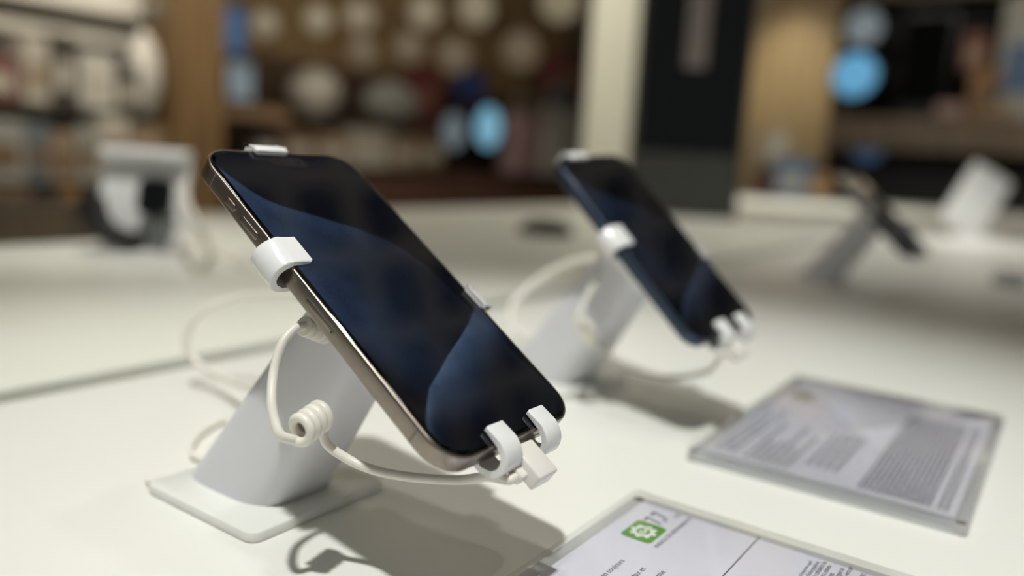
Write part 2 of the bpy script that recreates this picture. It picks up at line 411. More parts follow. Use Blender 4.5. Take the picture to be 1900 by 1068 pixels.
# ------------------------------------------------------------------ stands (plate, column, head, arms, clips)
def clip_path(reach, edge, back, out):
    """inner line of a claw, (a = outward from the phone's middle, n = height over the glass)"""
    pts = [(edge-reach, 0.0004), (edge-0.001, 0.0004)]
    cx, cz = edge+out-.0052, -0.0049
    for i in range(11):
        a = math.radians(90-180*i/10); pts.append((cx+.0053*math.cos(a), cz+.0053*math.sin(a)))
    pts += [(edge-.004, -.0102), (edge-back, -.0102)]
    return pts
def make_stand(label, W, L, th, loc, yaw, roll, pc, clips):
    """loc: plate centre on the counter; pc: phone middle in stand space"""
    t = thing('phone_stand', label, 'phone stand', loc, (0, 0, yaw))
    obj('base_plate', rslab(.0745, .0745, .005, 0, .0045, .0011, 6), M_PLATE, t)
    A = pose(pc, th, 0, roll); n = (A.to_3x3() @ Vector((0, 0, 1))); X = A.to_3x3() @ Vector((1, 0, 0)); Y = A.to_3x3() @ Vector((0, 1, 0))
    head = A @ Vector((0, 0, -.021)); foot = Vector((0, .006, .0042)); rings = []
    for i in range(13):
        s = i/12; c = foot.lerp(head, s); tp = 1-.30*s; ring = []
        for k in range(48):
            a = 2*PI*k/48; ca, sa = math.cos(a), math.sin(a); ex = 2/3.4
            px = .0225*tp*math.copysign(abs(ca)**ex, ca); py = .0305*tp*math.copysign(abs(sa)**ex, sa)
            f = sm(0, 1, s)
            flat = c+Vector((px, py, 0)); tilt = c+X*px+Y*py*.86
            ring.append(flat.lerp(tilt, f))
        rings.append(ring)
    obj('column', loft(rings), M_STAND, t, angle=60)
    hb = rslab(.044, .050, .010, -.021, -.0102, .0018, 8)
    hb.transform(A); obj('head', hb, M_PLASTIC, t)
    for (kind, c0, c1, reach, out) in clips:
        if kind in ('left', 'right'):
            s = -1 if kind == 'left' else 1; pl = lambda a, b, c, s=s: A @ Vector((s*a, c, b)); edge = W/2
        else:
            s = -1 if kind == 'bottom' else 1; pl = lambda a, b, c, s=s: A @ Vector((c, s*a, b)); edge = L/2
        back = edge-.018 if kind in ('left', 'right') else edge-.022
        prof = strip_profile(clip_path(reach, edge, .010, out), .0021)
        o = obj('claw', extrude(prof, pl, c0, c1, .0006), M_PLASTIC, t)
        arm = bmesh.new(); mid = (c0+c1)/2
        p0 = pl(edge-.012, -.0113, mid); q = A @ Vector((0 if kind in ('top', 'bottom') else 0, 0, -.0125))
        q = A @ Vector((max(-.018, min(.018, mid)) if kind in ('top', 'bottom') else s*.018, (s*.02) if kind in ('top', 'bottom') else max(-.02, min(.02, mid)), -.0128))
        obj('arm', tube([p0, p0.lerp(q, .5), q], .0024, 10), M_PLASTIC, t)
    return t
CL1 = [('left', .0118, .0250, .0085, .0042), ('right', -.0222, -.0104, .0020, .0030), ('top', -.0135, .0025, .0035, .0030),
       ('bottom', -.0148, -.0052, .0072, .0055), ('bottom', .0100, .0196, .0072, .0055)]
PC = Vector((0, -.0686, PH))
make_stand('white stand with square plate gripping the sharp titanium phone', PW, PL, TH, (0, .0686, 0), 0, 0, PC, CL1)
RZ = Matrix.Rotation(YAW2, 3, 'Z')
n2 = Vector((0, -math.sin(TH2), math.cos(TH2)))
pc2 = Vector((0, -.0782, .1105))
base2 = P2-(RZ @ pc2); base2.z = 0
CL2 = [('left', -.002, .013, .0090, .0045), ('right', -.0222, -.0104, .0020, .0030), ('top', -.0220, -.0040, .0035, .0030),
       ('bottom', -.0105, .0005, .0080, .0055), ('bottom', .0125, .0225, .0080, .0055)]
stand2 = make_stand('white stand holding the blurred blue-black phone behind the titanium phone', W2, L2, TH2, base2, YAW2, ROLL2, pc2, CL2)

# ------------------------------------------------------------------ charging cables
def helix(c, axis, e1, e2, r, pitch, f0, turns, n=28):
    out = []
    for i in range(int(turns*n)+1):
        f = f0+2*PI*i/n; out.append(c+axis*(pitch*(f-f0)/(2*PI))+e1*(r*math.cos(f))+e2*(r*math.sin(f)))
    return out
def ribbed(p0, p1, r0, r1, ribs):
    d = (p1-p0); L_ = d.length; prof = [(0, 0), (0, r0*.8)]
    for i in range(ribs):
        a = L_*i/ribs; h = L_/ribs; r = r0+(r1-r0)*i/ribs
        prof += [(a+h*.06, r*.96), (a+h*.15, r), (a+h*.55, r), (a+h*.64, r*.96), (a+h*.70, r*.78), (a+h*.95, r*.78)]
    prof += [(L_, r1*.7), (L_, 0)]
    return lathe(prof, p0, d, 20)
def make_cable(label, M, start, relief_end, run_a, coil_c, coil_axis, run_b, e1, e2, turns=4.05):
    t = thing('charging_cable', label, 'cable', M.to_translation())
    off = -M.to_translation()
    hx = helix(coil_c, coil_axis, e1, e2, .0042, .0034, 1.5*PI-.45, turns)
    path = spline([relief_end-(relief_end-start)*.2, relief_end]+run_a+[hx[0]], 10)[:-1]+hx+spline([hx[-1]]+run_b, 10)[1:]
    b = tube([p+off for p in path], .0017, 14); obj('cord', b, M_CORD, t, angle=80)
    obj('strain_relief', ribbed(relief_end+off, start+off, .0037, .0050, 4), M_CORD, t)
    pb = box_bm(.0112, .0145, .0070, .0009, 3)
    for v in pb.verts: v.co = (M @ (v.co+Vector((.0003, -PLUGY-.0073, -.0046))))+off
    pg = obj('plug', pb, M_PLUG, t)
    sb = rslab(.0082, .0024, .0011, 0, .0026, 0, 6)
    for v in sb.verts: v.co = (M @ Vector((v.co.x, -PLUGY+.0022-v.co.z+.0004, -.0041+v.co.y)))+off
    obj('connector', sb, M_MAGNET, pg)
    cb = box_bm(.0042, .0050, .0046, .0008, 2)
    for v in cb.verts: v.co = (M @ (v.co+Vector((-.0066, -PLUGY-.0078, -.0066))))+off
    obj('cable_collar', cb, M_PLUG, pg)
    return t
UP = -DOWN
PLUGY = PL/2+.0016
ax = (FWD*.86+RIGHT*.40+UP*.30).normalized()
e1 = (RIGHT-ax*RIGHT.dot(ax)).normalized(); e2 = e1.cross(ax)*-1
if e2.dot(UP) < 0: e2 = -e2
cen = at_depth(554, 800, .272)
endp = M1 @ Vector((-.0075, -PLUGY-.0078, -.0068))
make_cable('ivory cable coiled in mid-air and plugged into the sharp titanium phone', M1, at_depth(608, 616, .302), at_depth(563, 605, .289),
           [at_depth(546, 610, .286), at_depth(523, 638, .282), at_depth(508, 690, .279), at_depth(504, 742, .274), at_depth(509, 778, .2715), at_depth(521, 807, .270)],
           cen, ax, [at_depth(606, 822, .2855), at_depth(640, 848, .286), at_depth(675, 865, .285), at_depth(720, 878, .281), at_depth(785, 887, .279), at_depth(850, 890, .277),
                     at_depth(905, 884, .276), endp+(M1.to_3x3() @ Vector((-.004, 0, -.0004))), endp], e1, e2)
PLUGY = L2/2+.0016
endp = M2 @ Vector((-.0075, -PLUGY-.0078, -.0068))
c2_ = at_depth(1084, 606, .50)
make_cable('ivory coiled cable hanging from the blurred blue-black phone', M2, at_depth(1150, 478, .525), at_depth(1132, 492, .515),
           [at_depth(1118, 505, .512), at_depth(1098, 535, .508), at_depth(1080, 570, .503), at_depth(1072, 595, .501)],
           c2_, (ax+DOWN*.9).normalized(), [at_depth(1120, 655, .525), at_depth(1160, 685, .525), at_depth(1230, 700, .52), at_depth(1310, 690, .51), endp+(M2.to_3x3() @ Vector((-.004, 0, -.0004))), endp], e1, e2)
def cord_thing(name, label, pts, r, m, cat='cable', n=10):
    o = Vector(pts[0]); t = obj(name, tube([p-o for p in spline(pts, n)], r, 10), m, None); t.location = o
    return tag(t, label, cat)
S1 = Vector((0, .0686, 0))
cord_thing('security_cable', 'white cord looping up behind the stand of the titanium phone',
           [at_depth(535, 700, .345), at_depth(500, 718, .40), at_depth(452, 716, .455), at_depth(405, 695, .49), at_depth(362, 668, .50), at_depth(345, 635, .50), at_depth(358, 595, .50), at_depth(395, 566, .50),
            at_depth(450, 550, .50), at_depth(520, 546, .48), at_depth(570, 556, .45), at_depth(600, 590, .40)], .0022, M_CORD)
cord_thing('power_cord', 'thin white cord lying in a bend beside the titanium phone stand',
           [S1+Vector((-.012, .036, .0022)), on_z(425, 782, .0022), on_z(385, 795, .0022), on_z(358, 822, .0022), on_z(358, 845, .0022), on_z(385, 862, .0022), S1+Vector((-.034, .041, .0022))], .0013, M_CORD)
cord_thing('security_cable', 'cream cord arching behind the stand of the blurred phone',
           [base2+Vector((.01, .045, .012)), at_depth(1000, 640, .62), at_depth(955, 610, .64), at_depth(950, 570, .65), at_depth(985, 530, .66), at_depth(1030, 500, .66), at_depth(1090, 480, .64), at_depth(1140, 490, .60), at_depth(1160, 520, .56)], .0030, M_CORD)

# ------------------------------------------------------------------ acrylic price signs
def text_mesh(s, width, height=None):
    cu = bpy.data.curves.new('t', 'FONT'); cu.body = s; cu.size = 1.0; cu.resolution_u = 3
    o = bpy.data.objects.new('t', cu); COL.objects.link(o)
    bpy.context.view_layer.update()
    me = bpy.data.meshes.new_from_object(o.evaluated_get(bpy.context.evaluated_depsgraph_get()))
    bpy.data.objects.remove(o); bpy.data.curves.remove(cu)
    xs = [v.co.x for v in me.vertices]; ys = [v.co.y for v in me.vertices]
    k = width/(max(xs)-min(xs)); ky = k if height is None else height/(max(ys)-min(ys)); x0 = min(xs); y0 = 0
    for v in me.vertices: v.co = Vector(((v.co.x-x0)*k, (v.co.y-y0)*ky, 0))
    return me
def print_text(s, x, y, width, m, parent, z, height=None, name='text_line', right=False):
    me = text_mesh(s, width, height); o = obj(name, me, m, parent, False); o.location = (x-(width if right else 0), y, z); return o
def flat_poly(pts, z=0.0):
    bm = bmesh.new(); bm.faces.new([bm.verts.new((x, y, z)) for x, y in pts]); return bm
def gear_bm(cx, cy, r):
    """white cog ring with eight teeth and a small spanner inside it"""
    bm = bmesh.new(); n = 128; ro, ri = [], []
    for k in range(n):
        a = 2*PI*k/n; f = abs(((a/(2*PI)*8) % 1)-.5)*2
        q = r*(.80+.20*sm(.38, .62, f)); ro.append(bm.verts.new((cx+q*math.cos(a), cy+q*math.sin(a), 0)))
        ri.append(bm.verts.new((cx+.50*r*math.cos(a), cy+.50*r*math.sin(a), 0)))
    for k in range(n):
        a = 2*PI*(k+.5)/n
        if -.40 < ((a+PI) % (2*PI))-PI < .10: continue
        bm.faces.new((ro[k], ro[(k+1) % n], ri[(k+1) % n], ri[k]))
    def quad(p): bm.faces.new([bm.verts.new((cx+x*r, cy+y*r, 0)) for x, y in p])
    quad([(.02, -.10), (1.0, -.26), (1.0, -.04), (.02, .10)])
    c = []
    for k in range(18):
        a = math.radians(35+290*k/17); c.append((math.cos(a)*.27-.12, math.sin(a)*.27))
    cc = [(x*.45-.02, y*.45) for x, y in c]
    for k in range(17): quad([c[k], c[k+1], cc[k+1], cc[k]])
    return bm
def make_sign(label, x0, x1, y0, y1):
    t = thing('acrylic_sign', label, 'sign', ((x0+x1)/2, (y0+y1)/2, 0)); wx, wy = x1-x0, y1-y0
    obj('back_block', rslab(wx, wy, .0025, .0002, .0052, .0005, 4), EDGE_LIGHT, t, angle=30)
    obj('front_plate', rslab(wx, wy, .0025, .0058, .0082, .0005, 4), ACRYL, t, angle=30)
    pp = obj('paper', box_bm(wx-.012, wy-.012, .0003, c=(0, 0, .0055)), M_PAPER, t, False)
    for sx in (-1, 1):
        for sy in (-1, 1):
            obj('magnet', lathe([(0, 0), (0, .0021), (.0002, .0024), (.0046, .0024), (.0048, .0021), (.0048, 0)], (sx*(wx/2-.0032), sy*(wy/2-.0032), .0006), (0, 0, 1), 16), M_MAGNET, t)
    return t, pp
SX0, SX1, SY0, SY1 = -.106, .1015, -.2000, -.0642
sg, pp = make_sign('clear acrylic sign with a green cog logo beside the titanium phone', SX0, SX1, SY0, SY1)
ox, oy = (SX0+SX1)/2, (SY0+SY1)/2; Z = .00572
def wx_(x, y): return (x-ox, y-oy)
def on_sign(o): o.location.x -= ox; o.location.y -= oy; return o
lg = obj('logo_square', flat_poly(rrect(.0178, .0136, .0022, 6)), M_GREEN, pp, False); lg.location = (.0689-ox, -.0840-oy, Z)
gr = obj('logo_cog', gear_bm(0, 0, .0056), mat('white_ink', (238, 240, 234), .6), pp, False); gr.location = (.0689-ox, -.0838-oy, Z+.00002)
gr.scale = (1.12, 1.0, 1)
for (s, x, y, wd, ht, rt) in (("7,7", .0790, -.0866, .0108, .0092, False), ("/10", .0905, -.0896, .0042, .0026, False), ("INDICE DE RÉPARABILITÉ", .0598, -.0946, .0345, .0024, False),
        ("ran toujours", .0412, -.0896, .0176, None, True), ("dpx et", .0412, -.0985, .0092, None, True), ("mie", .0441, -.1052, .0052, None, True),
        ("de n'importe quel", .0908, -.1462, .0180, .0021, True), ("us d'informations,", .0928, -.1486, .0182, .0021, True), ("tion cellulaire ou", .0942, -.1508, .0180, .0021, True),
        ("et a obtenu", .0923, -.1531, .0115, .0020, True), ("tes", .0866, -.1556, .0030, .0018, True), ("argeur un", .0936, -.1577, .0092, .0021, True), ("verts par", .0975, -.1600, .0090, .0021, True), ("onc.", .0950, -.1652, .0040, .0017, True)):
    o = on_sign(print_text(s, x, y, wd, M_INK, pp, Z, ht, right=rt))
o = obj('divider_line', box_bm(.085, .0005, .00002), M_INK, pp, False); o.location = (.0550-ox, -.1229-oy, Z)
o = None
BX0, BX1, BY0, BY1 = .1735, .3800, -.1920, -.0580
sb_, pb_ = make_sign('clear acrylic sign with dense rows of grey print beside the blurred phone', BX0, BX1, BY0, BY1)
box_, boy_ = (BX0+BX1)/2, (BY0+BY1)/2
l2_ = obj('logo_square', flat_poly(rrect(.0178, .0136, .0022, 6)), mat('olive_ink', (150, 156, 124), .6), pb_, False); l2_.location = (.333-box_, -.076-boy_, Z)
def print_rows(x0, x1, ys, wd, ragged, m, name):
    bm = bmesh.new()
    for y in ys:
        x = x0; xe = x1-random.random()*ragged
        while x < xe:
            l = min(random.uniform(.0025, .008), xe-x)
            vs = [bm.verts.new((a-box_, b-boy_, 0)) for a, b in ((x, y), (x+l, y), (x+l, y+wd), (x, y+wd))]; bm.faces.new(vs); x += l+.0009
    o = obj(name, bm, m, pb_, False); o.location.z = Z; return tag(o, kind='stuff')
print_rows(.190, .300, [-.070-.0044*i for i in range(3)], .0022, .03, M_INK2, 'print_rows')
print_rows(.186, .270, [-.087-.0042*i for i in range(6)], .0023, .05, M_INK2, 'print_rows')
print_rows(.200, .272, [-.116-.0046*i for i in range(4)], .0025, .006, M_INK2, 'print_rows')
print_rows(.186, .343, [-.1440-.00255*i for i in range(13)], .0016, .002, mat('dark_grey_ink', (116, 117, 126), .6), 'print_rows')
print_rows(.186, .345, [-.1795, -.1822], .0017, .002, M_INK2, 'print_rows')

# ------------------------------------------------------------------ farther stands on the counter
far_loc = [((1.02, .085, 0), -.30, 'third phone stand along the counter, past the printed sign'),
           ]
Ms2 = Matrix.Translation(base2) @ Matrix.Rotation(YAW2, 4, 'Z')
rel = Ms2.inverted() @ M2
far_labels = ['dark phone leaning on the third stand, past the printed sign']
for (loc, yw, lb), pl_ in zip(far_loc, far_labels):
    s = copy_tree(stand2); s.location = loc; s.rotation_euler = (0, 0, yw); s['label'] = lb
    m = Matrix.Translation(Vector(loc)) @ Matrix.Rotation(yw, 4, 'Z') @ rel
    p = copy_tree(phone2); p.location = m.to_translation(); p.rotation_euler = m.to_euler(); p['label'] = pl_

tl = on_z(1800, 440, 0); tyaw = math.atan2(-FWD.x, FWD.y)-.25
te = thing('tablet_easel', 'white slanted tablet easel near the far right end of the counter', 'easel', tl, (0, 0, tyaw))
obj('foot', rslab(.16, .13, .02, 0, .010, .002, 6), M_PLASTIC, te)
bb = rslab(.13, .22, .012, -.007, .007, .003, 8); bb.transform(Matrix.Translation((0, .0, .112)) @ Matrix.Rotation(.5, 4, 'Y') @ Matrix.Rotation(math.radians(68), 4, 'X'))
obj('back_panel', bb, M_PLASTIC, te)
obj('strut', tube([Vector((0, .05, .012)), Vector((0, .045, .07)), Vector((0, .03, .13))], .014, 10), M_PLASTIC, te)
pl_ = on_z(1872, 530, 0)
pk = thing('charging_puck', 'pale grey round charging puck on the counter by the right edge', 'charger', pl_)
obj('puck_body', lathe([(0, 0), (0, .024), (.003, .027), (.016, .027), (.020, .023), (.020, 0)], (0, 0, 0), (0, 0, 1), 28), mat('puck_grey', (214, 214, 218), .4), pk)
obj('rubber_ring', lathe([(.0195, 0), (.0195, .017), (.0215, .017), (.0215, 0)], (0, 0, 0), (0, 0, 1), 24), mat('puck_rubber', (120, 122, 128), .6), pk)

mp_ = on_z(1012, 436, 0)
ms = thing('computer_mouse', 'charcoal mouse lying on the counter just past the blurred phone', 'mouse', mp_, (0, 0, .4))
ring = lambda z, k: [(.035*k*math.cos(2*PI*i/28), .058*k*math.sin(2*PI*i/28), z) for i in range(28)]
obj('mouse_shell', loft([ring(0, .93), ring(.004, 1), ring(.014, .97), ring(.024, .82), ring(.031, .55), ring(.034, .2)]), mat('charcoal_plastic', (52, 53, 52), .45), ms)
obj('scroll_wheel', lathe([(-.003, 0), (-.003, .006), (.003, .006), (.003, 0)], (0, .03, .027), (1, 0, 0), 16), mat('wheel_grey', (90, 90, 90), .5), ms)
ta, tb_ = on_z(-150, 462, 0), on_z(178, 446, 0); tc_ = (ta+tb_)/2; tl_ = (tb_-ta).length
tr_ = thing('storage_tray', 'long dark brown storage tray on the second counter beside the watch stand', 'tray', tc_, (0, 0, math.atan2(tb_.y-ta.y, tb_.x-ta.x)))
TW = wood('tray_wood', (66, 54, 40), (84, 70, 52), 5)
obj('tray_floor', box_bm(tl_, .12, .006, .001, 1, (0, .06, .003)), TW, tr_, False)
for q in (0, .12): obj('long_side', box_bm(tl_, .008, .052, .002, 1, (0, q, .026)), TW, tr_, False)
for q in (-1, 1): obj('short_side', box_bm(.008, .112, .052, .002, 1, (q*(tl_/2-.004), .06, .026)), TW, tr_, False)

# ------------------------------------------------------------------ watch on its white stand (second counter)
def face_frame(loc, yaw):
    return loc, (0, 0, yaw)
wl = on_z(255, 470, 0); wyaw = math.atan2(-FWD.x, FWD.y)
ws = thing('watch_stand', 'white slanted watch stand on the second counter behind the gap', 'watch stand', wl, (0, 0, wyaw))
obj('foot', rslab(.12, .10, .012, 0, .006, .0015, 6), M_PLASTIC, ws)
bb = rslab(.115, .125, .016, -.006, .006, .003, 8); bb.transform(Matrix.Translation((0, .02, .068)) @ Matrix.Rotation(math.radians(72), 4, 'X'))
obj('back_panel', bb, M_PLASTIC, ws)
tb = box_bm(.112, .040, .016, .005, 3, (0, .030, .129)); obj('top_ledge', tb, M_PLASTIC, ws)
wt = thing('smartwatch', 'black smartwatch with looped strap on the white slanted stand', 'watch', wl+Vector((0, 0, .0065)), (0, 0, wyaw))
arc = [(-.040, .066), (-.036, .044), (-.026, .026), (-.010, .016), (.012, .013)]
sp_ts = spline([(x, -.020-.02*max(0, -x)/.044, z) for x, z in arc], 8)
bm = bmesh.new(); rings = []
for i, p in enumerate(sp_ts):
    q = sp_ts[min(i+1, len(sp_ts)-1)]-sp_ts[max(i-1, 0)]; q.normalize(); nn = Vector((0, 1, 0)).cross(q)
    rings.append([p+Vector((0, a, 0))+nn*b for a, b in ((-.018, -.009), (.018, -.009), (.018, .009), (-.018, .009))])
obj('strap', loft(rings), mat('black_rubber', (16, 16, 18), .5), wt)
cb = rslab(.044, .048, .012, -.006, .006, .002, 8); cb.transform(Matrix.Translation((.030, -.012, .070)) @ Matrix.Rotation(math.radians(75), 4, 'X') )
cs = obj('case', cb, mat('watch_black', (20, 22, 26), .25), wt)
sc_ = rslab(.033, .038, .009, .0060, .0066, .0002, 8); sc_.transform(Matrix.Translation((.030, -.012, .070)) @ Matrix.Rotation(math.radians(75), 4, 'X'))
obj('watch_glass', sc_, M_GLASS, cs)
lw = box_bm(.024, .006, .042, .002, 2, (.034, -.016, .028)); obj('strap', lw, mat('grey_rubber', (110, 114, 114), .5), wt)['label'] = 'grey lower strap half'
cord_thing('lead_cable', 'beige lead dropping from the watch stand to the second counter', [at_depth(342, 340, wl.length+.14), at_depth(345, 372, wl.length+.1), at_depth(372, 430, wl.length+.06), on_z(395, 470, .004), on_z(455, 492, .004)], .005, M_CORD)

# ------------------------------------------------------------------ left shelving with products
def prod(name, label, cat, u0, u1, v0, v1, y, dep, m, m2=None, shape='box', zb=None, xplane=None, bracket=0):
    """a product standing at y (or at x = xplane) that fills u0..u1, v0..v1 in the view"""
    if xplane is None:
        a = on_y(u0, (v0+v1)/2, y); b = on_y(u1, (v0+v1)/2, y); top = on_y((u0+u1)/2, v0, y).z; bot = on_y((u0+u1)/2, v1, y).z
        c = (a+b)/2; wd = abs(b.x-a.x); loc = Vector((c.x, y+dep/2, bot)); rz = 0
    else:
        a = on_x(u0, (v0+v1)/2, xplane); b = on_x(u1, (v0+v1)/2, xplane); top = on_x((u0+u1)/2, v0, xplane).z; bot = on_x((u0+u1)/2, v1, xplane).z
        c = (a+b)/2; wd = abs(b.y-a.y); loc = Vector((xplane+dep/2, c.y, bot)); rz = -PI/2
    if zb is not None: loc.z = bot = zb
    h = top-bot; t = thing(name, label, cat, loc, (0, 0, rz)); k = min(wd, h)
    if shape == 'box':
        obj('box_body', box_bm(wd, dep, h*.8, k*.02, 2, (0, 0, h*.4)), m, t, False)
        obj('lid', box_bm(wd*1.01, dep*1.01, h*.2, k*.02, 2, (0, 0, h*.9)), m, t, False)
        obj('printed_panel', box_bm(wd*.7, .004, h*.4, 0, 1, (0, -dep/2-.001, h*.42)), m2 or m, t, False)
    elif shape == 'screen':
        obj('casing', box_bm(wd, dep, h*.94, k*.03, 2, (0, 0, h*.53)), mat('casing_black', (8, 8, 10), .35), t, False)
        obj('display', box_bm(wd*.94, .006, h*.84, 0, 1, (0, -dep/2-.001, h*.53)), m, t, False)
        if bracket: obj('wall_bracket', box_bm(k*.2, bracket, k*.2, k*.01, 1, (0, dep/2+bracket/2-.002, h*.5)), mat('casing_black', (8, 8, 10)), t, False)
        else: obj('stand_foot', box_bm(wd*.5, dep*1.2, h*.06, k*.01, 1, (0, 0, h*.03)), mat('casing_black', (8, 8, 10)), t, False)
    elif shape == 'disc':
        r = min(wd, h)/2
        obj('disc_casing', lathe([(0, 0), (0, r*.9), (dep*.25, r), (dep*.8, r), (dep, r*.93), (dep, 0)], (0, dep/2, h-r), (0, -1, 0), 32), mat('casing_black', (8, 8, 10), .35), t)
        obj('display', lathe([(0, 0), (0, r*.9), (.004, r*.9), (.004, 0)], (0, -dep/2+.001, h-r), (0, -1, 0), 32), m, t)
        if bracket: obj('wall_bracket', box_bm(k*.2, bracket, k*.2, k*.01, 1, (0, dep/2+bracket/2-.002, h-r)), mat('casing_black', (8, 8, 10)), t, False)
        else: obj('stand_foot', box_bm(r*.9, dep*1.3, h-2*r+r*.14, k*.01, 1, (0, 0, (h-2*r+r*.14)/2)), mat('casing_black', (8, 8, 10)), t, False)
    elif shape == 'round':
        r = wd/2; prof = [(0, 0), (0, r*.5)]+[(h*(.04+.92*i/14), r*max(.05, math.sin(PI*(.12+.86*i/14))**.6)) for i in range(15)]+[(h, 0)]
        obj('shell', lathe(prof, (0, 0, 0), (0, 0, 1), 28), m, t)
        obj('foot_ring', lathe([(0, 0), (0, r*.55), (h*.05, r*.55), (h*.05, 0)], (0, 0, 0), (0, 0, 1), 24), m2 or m, t)
    elif shape == 'bag':
        bm = rslab(wd, dep, dep*.3, 0, h*.75, 0, 5)
        for v in bm.verts:
            f = v.co.z/(h*.75); v.co.x *= 1-.15*f
        obj('pouch', bm, m, t)
        P_ = [(-wd*.25, 0, h*.74), (-wd*.2, 0, h*.92), (0, 0, h), (wd*.2, 0, h*.92), (wd*.25, 0, h*.74)]
        obj('handle', tube(spline(P_, 6), k*.04, 8), m2 or m, t)
    return t
YS = 3.55
M_SHELF = mat('beige_shelf', (178, 172, 158), .6)
M_SHELFB = mat('grey_beige_back', (150, 143, 130), .7)
sx0 = on_y(-160, 200, YS).x; sx1 = on_y(318, 200, YS).x; wS = sx1-sx0
shelf = thing('shelving_unit', 'beige shelving unit full of small cartons behind the watch stand', 'shelving', ((sx0+sx1)/2, YS+.25, FLOOR))
obj('back_board', box_bm(wS, .03, 2.9, 0, 1, (0, .20, 1.45)), M_SHELFB, shelf, False)
zr = [on_y(150, v, YS).z for v in (52, 200, 335, 470)]
for z in zr: obj('shelf_board', box_bm(wS, .40, .05, .004, 1, (0, 0, z-FLOOR-.025)), M_SHELF, shelf, False)
obj('header_board', box_bm(wS, .42, .30, .01, 1, (0, 0, on_y(150, -40, YS).z-FLOOR+.02)), mat('cream_board', (196, 190, 176), .6), shelf, False)
for s in (-1, 1): obj('side_board', box_bm(.04, .44, 2.9, 0, 1, (s*(wS/2-.02), 0, 1.45)), M_SHELFB, shelf, False)
PM = {k: mat('carton_'+k, c, .55, var=.08, scale=8) for k, c in dict(red=(110, 66, 56), cream=(168, 160, 144), white=(182, 176, 163), dark=(58, 50, 42), brown=(104, 82, 58), grey=(140, 138, 128),
      maroon=(92, 40, 36), navy=(22, 28, 48), pink=(140, 112, 110), tan=(136, 116, 92), blue=(70, 92, 120), teal=(96, 104, 106), orange=(128, 94, 54), black=(10, 10, 12)).items()}
row1 = [('red', -60, 35, 105), ('cream', 42, 92, 70), ('dark', 98, 138, 62), ('white', 150, 214, 100), ('dark', 218, 258, 128)]
for k, u0, u1, v0 in row1:
    prod('carton', {'red': 'dull red carton on the upper beige shelf', 'cream': 'cream carton between red and dark ones on the upper beige shelf', 'white': 'bright white carton on the upper beige shelf'}.get(k) or
         ('tall dark brown carton on the upper beige shelf' if u0 < 150 else 'short dark brown carton at the end of the upper beige shelf'), 'box', u0, u1, v0, 200, YS-.16, .2, PM[k], PM['cream' if k != 'cream' else 'tan'], 'box', zr[1])
prod('speaker_globe', 'rounded off-white speaker at the end of the upper beige shelf', 'speaker', 258, 318, 52, 200, YS-.2, .2, PM['white'], PM['grey'], 'round', zr[1])
row2 = [('grey', -40, 48, 222, 'wide grey carton on the middle beige shelf'), ('teal', 52, 92, 228, 'narrow grey-green carton on the middle beige shelf'), ('tan', 96, 140, 244, 'pinkish tan carton on the middle beige shelf'),
        ('grey', 146, 178, 232, 'narrow grey carton on the middle beige shelf'), ('cream', 184, 240, 214, 'cream carton on the middle beige shelf'), ('tan', 246, 312, 236, 'tan carton at the end of the middle beige shelf')]
for k, u0, u1, v0, lb in row2: prod('carton', lb, 'box', u0, u1, v0, 335, YS-.16, .2, PM[k], PM['brown'], 'box', zr[2])
row3 = [('brown', -60, 60, 350, 'long brown carton on the bottom beige shelf'), ('dark', 66, 112, 356, 'dark carton beside the long brown one on the bottom shelf'), ('orange', 116, 150, 350, 'orange-brown carton on the bottom beige shelf'), ('dark', 156, 312, 362, 'long dark carton on the bottom beige shelf')]
for k, u0, u1, v0, lb in row3: prod('carton', lb, 'box', u0, u1, v0, 470, YS-.16, .2, PM[k], PM['tan'], 'box', zr[3])

# wooden post beside the shelving
pc0 = on_y(372, 200, 3.3); pwid = abs(on_y(420, 200, 3.3).x-on_y(330, 200, 3.3).x)
pt = thing('wooden_post', 'brown wooden post between the beige shelving and the dark shelves', 'post', (pc0.x, 3.3+pwid/2, FLOOR))
M_POST = wood('post_wood', (94, 70, 40), (116, 90, 54), 5)
for i in range(3): obj('plank', box_bm(pwid/3-.004, pwid, 3.6, .004, 1, ((i-1)*pwid/3, 0, 1.8)), M_POST, pt, False)

# ------------------------------------------------------------------ dark back shelves
YB = 4.45
bx0 = on_y(425, 200, YB).x; bx1 = on_y(1150, 200, YB).x; wB = bx1-bx0
bs = thing('back_shelf', 'dark brown wall shelves with lit screens below the globe lamps', 'shelving', ((bx0+bx1)/2, YB+.2, FLOOR))
M_DB = wood('dark_shelf_wood', (58, 44, 32), (78, 60, 44), 4)
zb_ = [on_y(760, v, YB).z for v in (232, 312, 372)]
xr = wood('shelf_front_wood', (104, 84, 64), (126, 104, 80), 4)
obj('back_board', box_bm(wB, .03, zb_[0]+.42-FLOOR, 0, 1, (0, .2, (zb_[0]+.42-FLOOR)/2)), M_DB, bs, False)
for z in zb_: obj('shelf_board', box_bm(wB, .42, .045, .003, 1, (0, 0, z-FLOOR-.022)), M_DB, bs, False)
obj('counter_front', box_bm(wB, .04, zb_[1]-FLOOR-.06, .004, 1, (0, -.23, (zb_[1]-FLOOR-.06)/2)), wood('red_brown_wood', (78, 52, 42), (96, 68, 54), 3), bs, False)
def emis(name, rgb, s=1.0):
    return mat(name, rgb, .4, emit=s, emit_rgb=rgb)
lg_z = on_y(480, 198, YB-.12).z
E_BLUE = emis('screen_bright_blue', (116, 168, 194), .85); E_BLUE2 = emis('screen_sky_blue', (84, 146, 184), .9); E_DIM = emis('screen_dim_blue', (64, 92, 126), .45); E_GREY = emis('screen_grey_blue', (120, 132, 140), .45); E_NAVY = emis('screen_navy', (20, 30, 60), .5)
Y2 = YB-.12
